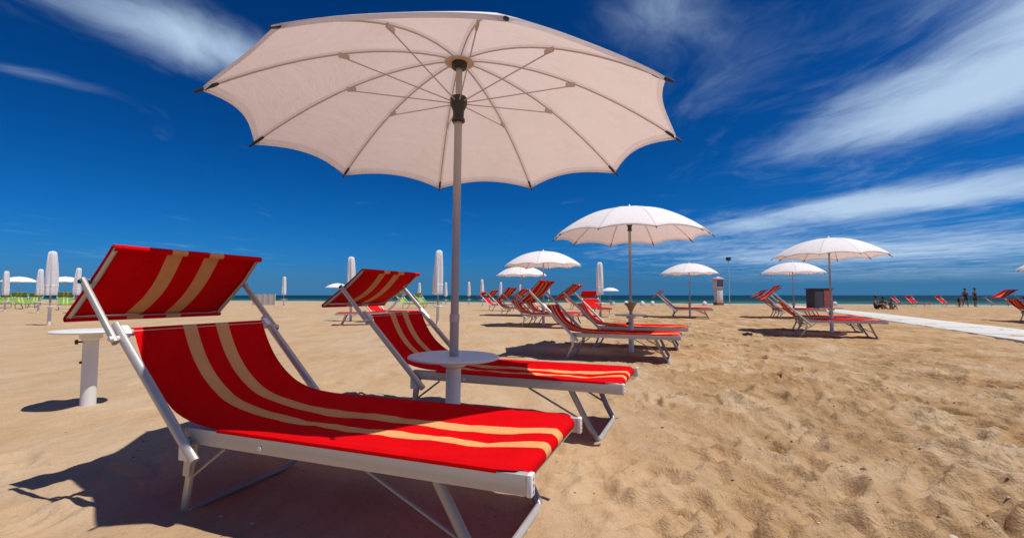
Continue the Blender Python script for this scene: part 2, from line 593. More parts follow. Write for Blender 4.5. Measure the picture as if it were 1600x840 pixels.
def sand_material():
    m, g, b = new_mat('beach sand')
    t = g.n('ShaderNodeTexCoord')
    o = t.outputs['Object']
    s = g.n('ShaderNodeSeparateXYZ')
    g.lk(o, s.inputs[0])
    st = g.mapping(o, rot=(0, 0, rad(62)), scale=(1.0, 0.28, 1))
    n1 = g.noise(o, 0.55, 5, 0.6)
    n2 = g.noise(st, 2.6, 7, 0.68, 0.4)
    n2b = g.noise(o, 1.4, 6, 0.65)
    n3 = g.noise(o, 42, 5, 0.72)
    n4 = g.noise(o, 300, 2, 0.6)
    n5 = g.noise(o, 11, 5, 0.75, 0.6)
    right = g.ss(g.m('SUBTRACT', s.outputs[0], g.m('MULTIPLY', s.outputs[1], 0.15)), -0.6, 1.4, 0.35, 1.0)     # the trodden part is turned over and more mixed
    c = g.mix(g.ss(n1, 0.3, 0.7), (0.530, 0.392, 0.262, 1), (0.515, 0.340, 0.185, 1))
    c = g.mix(g.m('MULTIPLY_ADD', right, 0.9, -0.25, clamp=True), c, (0.510, 0.325, 0.165, 1))
    c = g.mix(g.m('MULTIPLY', g.m('MULTIPLY', g.ss(n2, 0.44, 0.70), right), 0.90), c, (0.34, 0.185, 0.072, 1))
    c = g.mix(g.m('MULTIPLY', g.m('MULTIPLY', g.ss(n2b, 0.50, 0.74), right), 0.60), c, (0.36, 0.225, 0.105, 1))
    c = g.mix(g.m('MULTIPLY', g.m('MULTIPLY', g.ss(n2, 0.50, 0.30), right), 0.60), c, (0.66, 0.51, 0.35, 1))
    c = g.mix(g.m('MULTIPLY', g.ss(n3, 0.50, 0.78), 0.45), c, (0.25, 0.160, 0.095, 1))
    c = g.mix(g.m('MULTIPLY', g.m('MULTIPLY', g.ss(n5, 0.62, 0.72), right), 0.75), c, (0.11, 0.065, 0.035, 1))
    c = g.mix(g.m('MULTIPLY', g.ss(n4, 0.62, 0.72), 0.5), c, (0.20, 0.13, 0.085, 1))
    # damp sand along the water's edge
    T = g.m('ADD', s.outputs[1], g.m('MULTIPLY', s.outputs[0], 0.38))
    c = g.mix(g.m('MULTIPLY', g.ss(T, 70, 77), 0.45), c, (0.25, 0.18, 0.11, 1))
    g.lk(c, b.inputs['Base Color'])
    b.inputs['Roughness'].default_value = 0.92
    b.inputs['Specular IOR Level'].default_value = 0.1
    bp = g.n('ShaderNodeBump')
    bp.inputs['Strength'].default_value = 0.9
    bp.inputs['Distance'].default_value = 0.030
    h = g.m('ADD', g.m('MULTIPLY', g.noise(o, 15, 7, 0.70, 0.3), g.m('MULTIPLY', right, 1.0)), g.m('MULTIPLY', g.noise(o, 120, 4, 0.65), 0.16))
    rdg = g.m('ABSOLUTE', g.m('SUBTRACT', g.noise(o, 9, 6, 0.62, 0.5), 0.5))
    h = g.m('SUBTRACT', h, g.m('MULTIPLY', g.m('MULTIPLY', rdg, right), 1.6))
    g.lk(h, bp.inputs['Height'])
    g.lk(bp.outputs[0], b.inputs['Normal'])
    return m


# ------------------------------------------------------------------ sun lounger
ZR, LL, HW = 0.380, 1.436, 0.346
BE = 0.781


def make_lounger(fabric, ga, shade=True):
    P = Proto()
    cb, sb = math.cos(BE), math.sin(BE)

    def bk(d, y, off=0.0):            # a point on the backrest line, off = out of its plane (towards the sitter)
        return Vector((-cb * d + sb * off, y, ZR + sb * d + cb * off))
    for s in (-1, 1):
        r = P.add('side_rail', MB().box((LL / 2 + 0.012, s * (HW - 0.016), ZR - 0.036), (LL - 0.02, 0.030, 0.060), 0.004), M['alu'])
        P.add('end_cap', MB().box((LL + 0.009, s * (HW - 0.016), ZR - 0.036), (0.016, 0.034, 0.064), 0.004), M['white_pl'], r)
        for dz in (-0.018, 0.0, 0.018):
            P.add('screw', MB().tube([(LL + 0.0165, s * (HW - 0.016), ZR - 0.036 + dz), (LL + 0.0185, s * (HW - 0.016), ZR - 0.036 + dz)], 0.0045, 8), M['alu_dark'], r)
        P.add('rivet', MB().tube([(0.42, s * HW - s * 0.002, ZR - 0.045), (0.42, s * (HW + 0.004), ZR - 0.045)], 0.008, 10), M['white_pl'], r)
    for x in (0.10, LL - 0.03):
        P.add('crossbar', MB().tube([(x, -HW + 0.03, ZR - 0.05), (x, HW - 0.03, ZR - 0.05)], 0.014, 10), M['alu'])
    # backrest frame
    for s in (-1, 1):
        y = s * 0.370
        P.add('back_rail', MB().tube([bk(-0.17, y), bk(0.545, y)], 0.0165, 12, ry=0.021), M['alu'])
        P.add('hinge_plate', MB().box((0.035, s * 0.352, ZR - 0.09), (0.055, 0.007, 0.085), 0.003), M['white_pl'])
        P.add('corner_bracket', MB().box(bk(0.50, s * 0.352), (0.05, 0.03, 0.04), 0.006, Euler((0, BE, 0)).to_matrix()), M['white_pl'])
    P.add('back_crossbar', MB().tube([bk(0.50, -0.355), bk(0.50, 0.355)], 0.014, 10), M['alu'])

    # the sling: from the top bar down the back, round the lumbar bend, along the bed, over the foot bar
    prof = []
    for k in range(6):
        a = pi * (1.15 - 0.21 * k)
        c = bk(0.50, 0)
        prof.append((c.x + 0.018 * (math.cos(a) * sb - math.sin(a) * cb), c.z + 0.018 * (math.cos(a) * cb + math.sin(a) * sb), 0.3235))
    for k in range(1, 15):
        t = k / 15
        d = 0.50 * (1 - t) ** 1.0
        p = bk(d, 0, 0.015 - 0.060 * math.sin(pi * t) ** 0.9)
        prof.append((p.x, p.z, 0.3235))
    # smooth bend
    a0, a1 = prof[-1], (0.20, ZR - 0.002, HW)
    prof = prof[:-3]
    p0, p1, p2, p3 = Vector(prof[-1][:2]), None, None, Vector((0.30, ZR))
    tdir = (Vector(prof[-1][:2]) - Vector(prof[-3][:2])).normalized()
    p1, p2 = p0 + tdir * 0.12, p3 - Vector((0.16, 0))
    for k in range(1, 11):
        t = k / 10
        q = p0 * (1 - t) ** 3 + p1 * 3 * t * (1 - t) ** 2 + p2 * 3 * t * t * (1 - t) + p3 * t ** 3
        prof.append((q.x, q.y, 0.3235 + (HW - 0.001 - 0.3235) * min(1, t * 1.3)))
    for k in range(1, 22):
        x = 0.30 + (LL - 0.035 - 0.30) * k / 21
        prof.append((x, ZR, HW + 0.001 - 0.010 * max(0, k - 20)))
    for k in range(1, 7):
        a = pi / 2 - pi * 0.85 * k / 6
        prof.append((LL - 0.035 + 0.027 * math.cos(a), ZR - 0.028 + 0.027 * math.sin(a), HW - 0.034))
    prof.append((LL - 0.045, ZR - 0.075, HW - 0.036))
    cum = [0]
    for i in range(1, len(prof)):
        cum.append(cum[-1] + math.hypot(prof[i][0] - prof[i - 1][0], prof[i][1] - prof[i - 1][1]))
    mb = MB()
    vs, uvs, fs = [], [], []
    nu = 28
    for i, (x, z, hw) in enumerate(prof):
        flat = max(0.0, min(1.0, (x - 0.05) / 0.3)) * max(0.0, min(1.0, (LL - 0.06 - x) / 0.2))
        for k in range(nu + 1):
            u = k / nu
            y = -hw + 2 * hw * u
            q = max(0.0, (1 - abs(2 * u - 1) - 0.13) / 0.87)
            q = q * (2 - q)
            edge = max(0.0, 1 - abs(abs(2 * u - 1) - 1) / 0.08)
            dz = -0.026 * flat * q + flat * min(1, 3 * q) * (0.0025 * math.sin(9 * x + 14 * u) + 0.0022 * math.sin(23 * x - 9 * u) + 0.0012 * math.sin(61 * x + 17 * u))
            vs.append((x, y, z + dz))
            uvs.append((u, cum[i]))
    for i in range(len(prof) - 1):
        for k in range(nu):
            a = i * (nu + 1) + k
            fs.append((a, a + 1, a + nu + 2, a + nu + 1))
    mb.add(vs, fs, uvs)
    P.add('sling', mb, fabric, sharp=80)
    # hem along the bed, folded over the rail
    for s in (-1, 1):
        hm = MB()
        hm.grid(lambda u, v: ((0.20 + (LL - 0.092 - 0.20) * v, s * (HW + 0.001 + 0.0015 * math.sin(u * pi / 2)), ZR + 0.0005 - 0.011 * u),
                              (0.01 if s < 0 else 0.99, v)), 4, 12)
        P.add('hem', hm, fabric, sharp=80)
    # legs
    for s in (-1, 1):
        P.add('rear_leg', MB().tube([(0.060, s * 0.325, ZR - 0.06), (0.035, s * 0.322, 0.20), (-0.040, s * 0.285, 0.05), (-0.062, s * 0.272, 0.018), (-0.055, s * 0.255, 0.010)], 0.016, 10), M['alu'])
        P.add('leg_bracket', MB().box((0.045, s * 0.342, 0.26), (0.036, 0.008, 0.15), 0.003, Euler((0, 0.1, 0)).to_matrix()), M['alu'])
        P.add('strut', MB().tube([(0.022, s * 0.318, 0.165), (0.215, s * 0.318, ZR - 0.075)], 0.0065, 8), M['alu_dark'])
        P.add('front_leg', MB().tube([(1.13, s * 0.325, ZR - 0.055), (1.235, s * 0.287, 0.10), (1.282, s * 0.270, 0.022), (1.288, s * 0.254, 0.012)], 0.0185, 12, ry=0.018), M['alu_dark'])
        P.add('strut', MB().tube([(0.86, s * 0.318, ZR - 0.070), (1.205, s * 0.296, 0.130)], 0.0065, 8), M['alu_dark'])
    P.add('ground_bar', MB().tube([(-0.058, -0.262, 0.012), (-0.058, 0.262, 0.012)], 0.014, 10), M['alu_dark'])
    P.add('ground_bar', MB().tube([(1.286, -0.262, 0.014), (1.286, 0.262, 0.014)], 0.016, 10), M['alu'])
    if shade:
        piv = 0.8065
        pc = bk(piv, 0)
        cg, sg = math.cos(ga), math.sin(ga)
        s1, s2 = 0.206, 0.236

        def sp(q, y, off=0.0):
            return Vector((pc.x + cg * q - sg * off, y, pc.z + sg * q + cg * off))
        for s in (-1, 1):
            P.add('shade_arm', MB().tube([bk(0.45, s * 0.402, -0.004), bk(piv + 0.012, s * 0.394)], 0.0125, 10, ry=0.016), M['alu'])
            P.add('arm_bolt', MB().tube([bk(0.47, s * 0.385), bk(0.47, s * 0.421)], 0.010, 10), M['white_pl'])
            P.add('arm_bolt', MB().tube([bk(piv, s * 0.362), bk(piv, s * 0.412)], 0.009, 10), M['black_pl'])
        fr = P.add('shade_frame', MB().tube([sp(s1, -0.356), sp(0.05, -0.360, -0.012), sp(-s2, -0.356)], 0.0095, 8).tube([sp(s1, 0.356), sp(0.05, 0.360, -0.012), sp(-s2, 0.356)], 0.0095, 8)
                   .tube([sp(s1, -0.356), sp(s1, 0.356)], 0.011, 8).tube([sp(-s2, -0.356), sp(-s2, 0.356)], 0.011, 8), M['alu'])
        sm = MB()

        def shade_pt(u, v):
            q = -s2 + (s1 + s2) * v
            y = -0.3705 + 0.741 * u
            e = (2 * u - 1) ** 2
            off = 0.0145 - 0.036 * math.sin(pi * v) * (1 - 0.75 * e ** 3) + 0.0025 * math.sin(7 * u + 5 * v)
            return sp(q, y, off), (u, 2.0 + v * 0.47)
        sm.grid(shade_pt, 26, 18)
        P.add('shade_sling', sm, fabric, sharp=80)
        for q, lab in ((s1 + 0.008, 1), (-s2 - 0.008, 0)):      # the sling is folded round both end bars
            hm = MB()
            hm.grid(lambda u, v: (sp((s1 if lab else -s2) + (1 if lab else -1) * 0.015 * math.cos(pi * (0.5 - 1.35 * v)), -0.3705 + 0.741 * u, 0.0145 * math.sin(pi * (0.5 - 1.35 * v))), (u, v * 0.05)), 26, 6)
            P.add('shade_hem', hm, fabric, sharp=80)
    return P


LG = make_lounger(M['red'], 0.78)
LG2 = make_lounger(M['red'], 0.624)
LGR = make_lounger(M['green'], 0.65)
LPR = make_lounger(M['plainred'], 0.62)

# ------------------------------------------------------------------ open umbrella
UR, UHC, UHT = 1.15, 1.7233, 2.165
NR = 10


UEXP, USCAL = [2.2], [0.016]


def canopy_z(r, R=UR):
    return UHC + (UHT - UHC) * (1 - min(1.0, r / R) ** UEXP[0])


def make_umbrella(ash=False, k_=1.0):
    P = Proto()
    P.add('base_post', MB().lathe([(0.039, -0.15), (0.039, 0.50), (0.036, 0.505), (0.026, 0.51)], 24), M['white_paint'])
    kn = P.add('clamp_knob', MB().tube([(-0.043, -0.012, 0.44), (-0.062, -0.018, 0.44), (-0.064, -0.018, 0.44), (-0.085, -0.024, 0.44)], [0.008, 0.008, 0.022, 0.018], 10), M['black_pl'])
    P.add('clamp_bolt', MB().tube([(-0.04, -0.018, 0.29), (-0.055, -0.026, 0.29)], 0.010, 8), M['black_pl'])
    tt = P.add('table_top', MB().lathe([(0.026, 0.552), (0.224, 0.552), (0.236, 0.556), (0.239, 0.561), (0.236, 0.566), (0.231, 0.569), (0.228, 0.5665), (0.026, 0.5655)], 48), M['table'])
    P.add('table_collar', MB().lathe([(0.05, 0.510), (0.068, 0.520), (0.068, 0.5515)], 20), M['white_pl'], tt)
    P.add('lower_pole', MB().lathe([(0.0240, 0.51), (0.0240, 0.765)], 20), M['pole'])
    P.add('pole_sleeve', MB().lathe([(0.0262, 0.745), (0.0262, 0.785)], 20), M['alu'])
    P.add('pole', MB().lathe([(0.0212, 0.76), (0.0212, 1.86), (0.0175, 1.87), (0.0175, 2.12)], 20), M['pole'])
    rn = P.add('runner', MB().lathe([(0.030, 1.815), (0.036, 1.820), (0.036, 1.832), (0.029, 1.842), (0.031, 1.88), (0.045, 1.91), (0.047, 1.945), (0.040, 1.955)], 20), M['black_pl'])
    P.add('lock_lever', MB().box((-0.03, -0.035, 1.85), (0.016, 0.022, 0.06), 0.004), M['black_pl'], rn)
    hb = P.add('hub', MB().lathe([(0.034, UHT - 0.055), (0.042, UHT - 0.048), (0.042, UHT - 0.022), (0.03, UHT - 0.018)], 20), M['black_pl'])
    P.add('hub_patch', MB().lathe([(0.03, UHT - 0.020), (0.080, UHT - 0.021), (0.080, UHT - 0.018), (0.03, UHT - 0.0165)], 30), M['patch'], hb)
    P.add('finial', MB().lathe([(0.034, UHT + 0.002), (0.032, UHT + 0.016), (0.018, UHT + 0.026), (0.010, UHT + 0.05), (0.004, UHT + 0.055)], 16), M['white_pl'], hb)
    # one panel, rib and stretcher, then turned round the pole
    da = 2 * pi / NR

    def panel(u, v):
        a = da * u
        chord = UR * math.cos(da / 2) / math.cos(a - da / 2)
        ro = chord - USCAL[0] * math.sin(pi * u)
        r = 0.03 + (ro - 0.03) * v
        rz = 0.03 + (UR - 0.03) * v
        z = canopy_z(r * (1 + 0.0)) if v < 1 else canopy_z(r)
        # between two ribs the cloth is pulled flat: lower than the arc of the ribs
        z -= (0.012 + 0.45 * USCAL[0]) * math.sin(pi * u) * v * (1 - 0.35 * v)
        return (r * math.cos(a), r * math.sin(a), z), (u, v)
    pm = MB().grid(panel, 12, 16)

    def hem(u, v):
        p, _ = panel(u, 1.0)
        p2, _ = panel(u, 0.99)
        return (p[0] - 0.004 * v * math.cos(da * u), p[1] - 0.004 * v * math.sin(da * u), p[2] - 0.016 * v), (u, v)
    hm = MB().grid(hem, 12, 1)
    pts = []
    for k in range(13):
        r = 0.04 + (UR - 0.055) * k / 12
        pts.append((r, 0, canopy_z(r) - 0.010))
    rb = MB().tube(pts, 0.0037, 8)
    tipz = canopy_z(UR) - 0.008
    sl_ = (canopy_z(UR) - canopy_z(UR - 0.06)) / 0.06
    tp = MB().tube([(UR - 0.055, 0, canopy_z(UR - 0.055) - 0.010), (UR - 0.04, 0, canopy_z(UR - 0.04) - 0.010), (UR + 0.010, 0, tipz + 0.01 * sl_), (UR + 0.028, 0, tipz + 0.028 * sl_)], [0.0055, 0.0075, 0.0075, 0.005], 8)
    rm = 0.60
    jn = MB().box((rm, 0, canopy_z(rm) - 0.022), (0.05, 0.012, 0.022), 0.003)
    stt = MB().tube([(0.045, 0, 1.925), (rm, 0, canopy_z(rm) - 0.030)], 0.0032, 8)
    me = [pm.mesh('canopy_panel', M['canopy'], sharp=80), hm.mesh('panel_hem', M['canopy'], sharp=80), rb.mesh('rib', M['rib']), tp.mesh('rib_tip', M['black_pl']), jn.mesh('rib_joint', M['rib']), stt.mesh('stretcher', M['rib'])]
    for k in range(NR):
        R4 = Matrix.Rotation(da * k, 4, 'Z')
        p = P.add('canopy_panel', me[0], None, mat4=R4)
        P.add('panel_hem', me[1], None, p)
        q = P.add('rib', me[2], None, mat4=R4)
        P.add('rib_tip', me[3], None, q)
        P.add('rib_joint', me[4], None, q)
        P.add('stretcher', me[5], None, mat4=R4)
    if ash:
        P.add('ash_cup', MB().lathe([(0.026, 0.625), (0.034, 0.63), (0.048, 0.67), (0.088, 0.735), (0.090, 0.742), (0.075, 0.738), (0.026, 0.70)], 18), plain('brown plastic', (0.42, 0.25, 0.085), 0.5))
    if k_ != 1.0:                     # a larger parasol: wider and a little taller
        for me_ in {p[1].name: p[1] for p in P.parts}.values():
            for v in me_.vertices:
                v.co = (v.co.x * k_, v.co.y * k_, CAMH + (v.co.z - CAMH) * k_)
            me_.update()
    return P


UMB = make_umbrella()
UEXP[0], USCAL[0] = 1.85, 0.038
UMBX = make_umbrella(False, 1.087)
UEXP[0], USCAL[0] = 2.2, 0.016
UMBA = make_umbrella(True)


def make_closed(fold_seed):
    P = Proto()
    r_ = random.Random(fold_seed)
    ph = [r_.uniform(0, 6.28) for _ in range(3)]
    P.add('base_post', MB().lathe([(0.044, -0.15), (0.044, 0.50), (0.028, 0.51)], 16), M['white_paint'])
    tt = P.add('table_top', MB().lathe([(0.03, 0.548), (0.240, 0.548), (0.254, 0.558), (0.245, 0.569), (0.03, 0.569)], 32), M['table'])
    P.add('table_collar', MB().lathe([(0.05, 0.510), (0.068, 0.520), (0.068, 0.5475)], 14), M['white_pl'], tt)
    P.add('pole', MB().lathe([(0.0245, 0.51), (0.0245, 2.1)], 14), M['pole'])

    def wob(a, z):
        return 0.13 * math.sin(5 * a + ph[0] + 1.5 * z) + 0.07 * math.sin(9 * a + ph[1] - 2 * z) + 0.04 * math.sin(a + ph[2] + 3 * z)
    cv = P.add('cover', MB().lathe([(0.05, 0.90), (0.125, 0.905), (0.138, 0.93), (0.140, 1.05), (0.137, 1.25), (0.132, 1.5), (0.122, 1.75), (0.110, 1.98), (0.098, 2.14), (0.088, 2.20), (0.05, 2.235), (0.012, 2.24)], 40, wob=wob), M['cover'], sharp=60)
    P.add('tie_band', MB().lathe([(0.138, 1.16), (0.1435, 1.165), (0.1430, 1.20), (0.137, 1.205)], 40, wob=wob), M['white_pl'], cv)
    return P


CLO = [make_closed(k) for k in (1, 2, 3)]

# ================================================================== the setting
LOUNGERS, POSTS = [], []        # things that need level sand
GL = 'red striped sun loungers set out on the sand'
GU = 'open cream beach umbrellas'
GC = 'closed umbrellas in white covers'


def put_lounger(proto, x, y, rot, label, group=GL, z=None, tilt=(0, 0)):
    for dx in (0.0, 0.65, 1.3):
        level(x + dx * math.cos(rot), y + dx * math.sin(rot), 0.48)
    for fx in (-0.06, 1.286):
        for fy in (-0.262, 0.262):
            mound(x + fx * math.cos(rot) - fy * math.sin(rot), y + fx * math.sin(rot) + fy * math.cos(rot), 0.05, 0.014)
    o = proto.place('sun_lounger', (x, y, slope(x, y) - 0.004 if z is None else z), rot, label, 'sun lounger', group, tilt=tilt)
    return o


def put_umbrella(x, y, rot, label, proto=UMB, scale=1.0, tilt=(0, 0)):
    level(x, y, 0.30)
    mound(x, y)
    return proto.place('beach_umbrella', (x, y, slope(x, y)), rot, label, 'umbrella', GU, scale, tilt)


TH = -0.368
# main umbrella: ribs at the angles read from the photograph (angle measured from -Y towards +X)
put_umbrella(-0.339, 2.685, -pi / 2 - 0.3889, 'large cream umbrella seen from below, nearest, over the two front loungers', UMBX, tilt=(0, 0.0124))
put_lounger(LG, -1.1845, 2.1908, -0.357, 'nearest red lounger with two tan stripes, raised shade, filling the foreground')
put_lounger(LG2, -0.5756, 3.5784, -0.380, 'second red lounger, behind the big umbrella pole and its round table')

ub = at_depth(985, 7.2)
put_umbrella(ub.x, ub.y, 0.35, 'cream umbrella behind the big one, with a brown cup on its pole', UMBA, 1.035)
put_lounger(LG, 0.923, 6.812, TH, 'red lounger in front of the pole with the brown cup, shade tilted up')
put_lounger(LG2, 1.56, 8.25, TH, 'red lounger just behind the pole with the brown cup')

uc = at_depth(849, 13.6)
put_umbrella(uc.x, uc.y, 0.1, 'umbrella left of the brown cup one, overlapping a smaller canopy below it')
put_lounger(LG, uc.x - 0.50, uc.y - 0.45, TH, 'red lounger with its shadow under the front one of two overlapping umbrellas')
put_lounger(LG2, uc.x - 0.10, uc.y + 0.95, TH, 'far lounger of the pair under the front overlapping umbrella')

ud = at_depth(815, 20.5)
put_umbrella(ud.x, ud.y, 0.25, 'small umbrella partly hidden behind a larger canopy, left of the brown cup pole')
put_lounger(LG, ud.x - 0.75, ud.y - 0.50, TH, 'small lounger under the half hidden umbrella, leftmost in the middle cluster')

ue = at_depth(1077, 18.8)
put_umbrella(ue.x, ue.y, 0.4, 'single umbrella left of the tall lamp mast')
put_lounger(LG, ue.x - 0.86, ue.y - 0.5, TH, 'front lounger of the pair under the umbrella left of the lamp mast')
put_lounger(LG2, ue.x - 0.30, ue.y + 0.9, TH, 'rear lounger of the pair under the umbrella left of the lamp mast')

uf = at_depth(1297, 11.0)
put_umbrella(uf.x, uf.y, 0.2, 'large cream umbrella on the right, in front of a smaller canopy', scale=1.03)
put_lounger(LG, uf.x - 1.25, uf.y - 0.85, TH, 'front lounger beside the pole of the large umbrella on the right')
put_lounger(LG2, uf.x - 0.35, uf.y + 0.75, TH, 'lounger just behind the pole of the large umbrella on the right')

ug = at_depth(1239, 18.2)
put_umbrella(ug.x, ug.y, 0.5, 'smaller umbrella half covered by the large right hand canopy')
put_lounger(LG, ug.x - 0.86, ug.y - 0.5, TH, 'front lounger under the half covered smaller umbrella on the right')
put_lounger(LG2, ug.x - 0.30, ug.y + 0.9, TH, 'rear lounger under the half covered smaller umbrella on the right')

uh = at_depth(1666, 15.1)
put_umbrella(uh.x, uh.y, 0.0, 'umbrella cut off by the right edge of the picture')
put_lounger(LG, uh.x - 0.78, uh.y - 0.5, TH, 'front lounger cut off by the right edge of the picture')
put_lounger(LG2, uh.x - 0.32, uh.y + 0.9, TH, 'lounger at the right edge, behind the cut off one')

# small umbrellas near the water
for px, Y, lab, s_ in ((953, 50, 'tiny white umbrella by the water, right of the closed red based one', 0.86),
                       (527, 44, 'tiny white umbrella behind the shade of the second lounger', 0.95),
                       (30, 46, 'tiny umbrella between the two leftmost closed umbrellas', 1.25),
                       (102, 46, 'tiny umbrella to the right of the tallest closed umbrella at the left', 1.25),
                       (141, 47, 'tiny umbrella behind the arm of the nearest lounger', 1.15)):
    p = at_depth(px, Y)
    put_umbrella(p.x, p.y, random.random(), lab, UMB, s_)

# closed umbrellas: pixel of the axis, depth
CL = ((80, 13.9, 'tallest closed umbrella at the left, with a grey round table', 1.0),
      (10, 25.4, 'closed umbrella at the far left edge', 1.0), (62, 23.6, 'closed umbrella just left of the tallest one on the left', 1.0),
      (119, 23.2, 'closed umbrella between the tallest left one and the nearest lounger shade', 1.0),
      (444, 35.0, 'lone closed umbrella beside the pale windbreak', 1.0), (549, 16.2, 'closed umbrella rising behind the second lounger shade', 1.0),
      (684, 14.1, 'large closed umbrella just left of the big pole', 1.0), (655, 45, 'small closed umbrella left of the large one by the pole', 0.98),
      (697, 44, 'small closed umbrella between the large closed one and the big pole', 0.98), (733, 45, 'thin closed umbrella just right of the big pole', 1.0),
      (754, 40, 'second thin closed umbrella right of the big pole', 1.03), (782, 45, 'third thin closed umbrella right of the big pole', 0.98),
      (813, 47, 'thin closed umbrella under the half hidden small canopy', 0.95), (857, 46, 'thin closed umbrella beside the raised red lounger shade', 0.95),
      (938, 19.3, 'closed umbrella standing above a plain red lounger', 1.0))
for k, (px, Y, lab, s_) in enumerate(CL):
    p = at_depth(px, Y)
    level(p.x, p.y, 0.3)
    CLO[k % 3].place('closed_umbrella', (p.x, p.y, p.z), random.uniform(0, 6), lab, 'umbrella', GC, s_ * random.uniform(0.98, 1.02), tilt=(random.gauss(0, 0.014), random.gauss(0, 0.014)))

# loungers in other directions and colours
p = at_depth(604, 14.3)
put_lounger(LPR, p.x, p.y, pi + 0.25, 'plain red lounger facing the other way behind the second lounger shade')
p = at_depth(926, 20.2)
put_lounger(LPR, p.x, p.y, -1.42, 'plain red lounger at the foot of a closed umbrella')
for px, Y, a, lab in ((1427, 47, -1.4, 'red lounger by the water, left one of the shore pair'), (1474, 46, -1.3, 'red lounger by the water, next to the standing people')):
    p = at_depth(px, Y)
    put_lounger(LPR, p.x, p.y, a, lab)
p = at_depth(590, 15.8)
put_lounger(LPR, p.x, p.y, TH, 'plain red lounger behind the second lounger shade, facing the sea with its neighbour')
for px, Y, a, lab in ((1402, 56, -1.2, 'tiny red lounger by the water just right of the seated people'), (1548, 52, -0.9, 'tiny red lounger by the water right of the standing people'),
                      (768, 27, TH, 'small red lounger between the thin closed umbrellas right of the big pole'), (893, 29, TH, 'small red lounger behind the raised shades in the middle cluster')):
    p = at_depth(px, Y)
    put_lounger(LPR, p.x, p.y, a, lab)
for px, Y, a, lab in ((10, 33, -1.0, 'lime green lounger at the left edge of the picture'), (36, 31, -0.5, 'lime lounger with yellow tint between the left closed umbrellas'),
                      (56, 35, -0.9, 'lime lounger behind the tallest closed umbrella on the left'), (104, 29, -0.8, 'lime lounger right of the tallest closed umbrella, by the red shade'),
                      (634, 31, -0.4, 'lime lounger under the right end of the second lounger shade'), (662, 34, -0.5, 'lime lounger left of the large closed umbrella')):
    p = at_depth(px, Y)
    put_lounger(LGR, p.x, p.y, a, lab, 'lime green loungers far down the beach')

# table on a post, without umbrella, at the left
tp_ = on_ground(137, 637)
level(tp_.x, tp_.y, 0.35)
mound(tp_.x, tp_.y, 0.10, 0.026)
T = Proto()
T.add('post', MB().lathe([(0.050, -0.12), (0.050, 0.585)], 24), M['white_paint'])
tt = T.add('table_top', MB().lathe([(0.02, 0.590), (0.236, 0.590), (0.250, 0.595), (0.254, 0.602), (0.250, 0.609), (0.240, 0.611), (0.02, 0.611)], 48), M['white_pl'])
T.add('table_collar', MB().lathe([(0.056, 0.535), (0.072, 0.548), (0.072, 0.589)], 20), M['white_pl'], tt)
T.add('clamp_knob', MB().tube([(-0.045, -0.022, 0.52), (-0.066, -0.033, 0.52), (-0.067, -0.033, 0.52), (-0.085, -0.042, 0.52)], [0.007, 0.007, 0.02, 0.017], 10), M['black_pl'])
T.add('clamp_bolt', MB().tube([(-0.040, -0.026, 0.36), (-0.052, -0.036, 0.36)], 0.010, 8), M['black_pl'])
T.place('beach_table', (tp_.x, tp_.y, 0), 0.3, 'round white table on a thick post left of the nearest lounger', 'table')

# ------------------------------------------------------------------ far things
# beach hut tower
hp = at_depth(1122, 52)
H = Proto()
m_white = plain('whitewashed boards', (0.62, 0.60, 0.58), 0.7, 0, 0.1, 3)
m_pink = plain('faded pink roof', (0.62, 0.36, 0.42), 0.7, 0, 0.1, 3)
m_purple = plain('dark violet panel', (0.07, 0.06, 0.14), 0.5, 0, 0.1, 3)
m_rust = plain('rust red board', (0.34, 0.07, 0.045), 0.7, 0, 0.15, 4)
H.add('base', MB().box((0, 0, 0.14), (0.80, 0.80, 0.28), 0.02), m_rust)
wl = H.add('wall', MB().box((0, 0, 1.13), (0.70, 0.70, 1.74), 0.02), m_white)
H.add('door', MB().box((0.08, -0.357, 1.05), (0.36, 0.03, 1.0), 0.008), M['white_pl'], wl)
cb_ = H.add('cabin', MB().box((0, 0, 2.42), (0.86, 0.86, 0.86), 0.02), m_white)
for x in (-0.20, 0.20):
    H.add('window', MB().box((x, -0.436, 2.42), (0.37, 0.03, 0.72), 0.01), m_purple, cb_)
rf = MB()
rf.add([(-0.49, -0.49, 2.86), (0.49, -0.49, 2.86), (0.49, 0.49, 2.86), (-0.49, 0.49, 2.86), (-0.49, -0.49, 2.93), (0.49, -0.49, 2.93), (0.49, 0.49, 2.93), (-0.49, 0.49, 2.93), (0, 0, 3.2)],
       [(3, 2, 1, 0), (0, 1, 5, 4), (1, 2, 6, 5), (2, 3, 7, 6), (3, 0, 4, 7), (4, 5, 8), (5, 6, 8), (6, 7, 8), (7, 4, 8)])
H.add('roof', rf, m_pink, smooth=False)
H.place('watch_hut', (hp.x, hp.y, hp.z), 0.1, 'small white watch hut with dark windows and pink roof by the water', 'hut')

# lamp mast
lp = at_depth(1139, 55)
Lm = Proto()
Lm.add('mast', MB().tube([(0, 0, -0.3), (0, 0, 5.3)], [0.05, 0.03], 12), plain('pale mast metal', (0.55, 0.6, 0.66), 0.4, 0.3))
Lm.add('lamp_head', MB().box((0, 0, 5.42), (0.5, 0.42, 0.40), 0.12), plain('dark lamp housing', (0.02, 0.025, 0.05), 0.5))
Lm.add('bracket', MB().tube([(-0.15, 0, 5.18), (0.15, 0, 5.18)], 0.035, 8), M['alu_dark'])
Lm.place('lamp_mast', (lp.x, lp.y, lp.z), 0.2, 'thin tall mast with a dark lamp head beside the watch hut', 'lamp post')

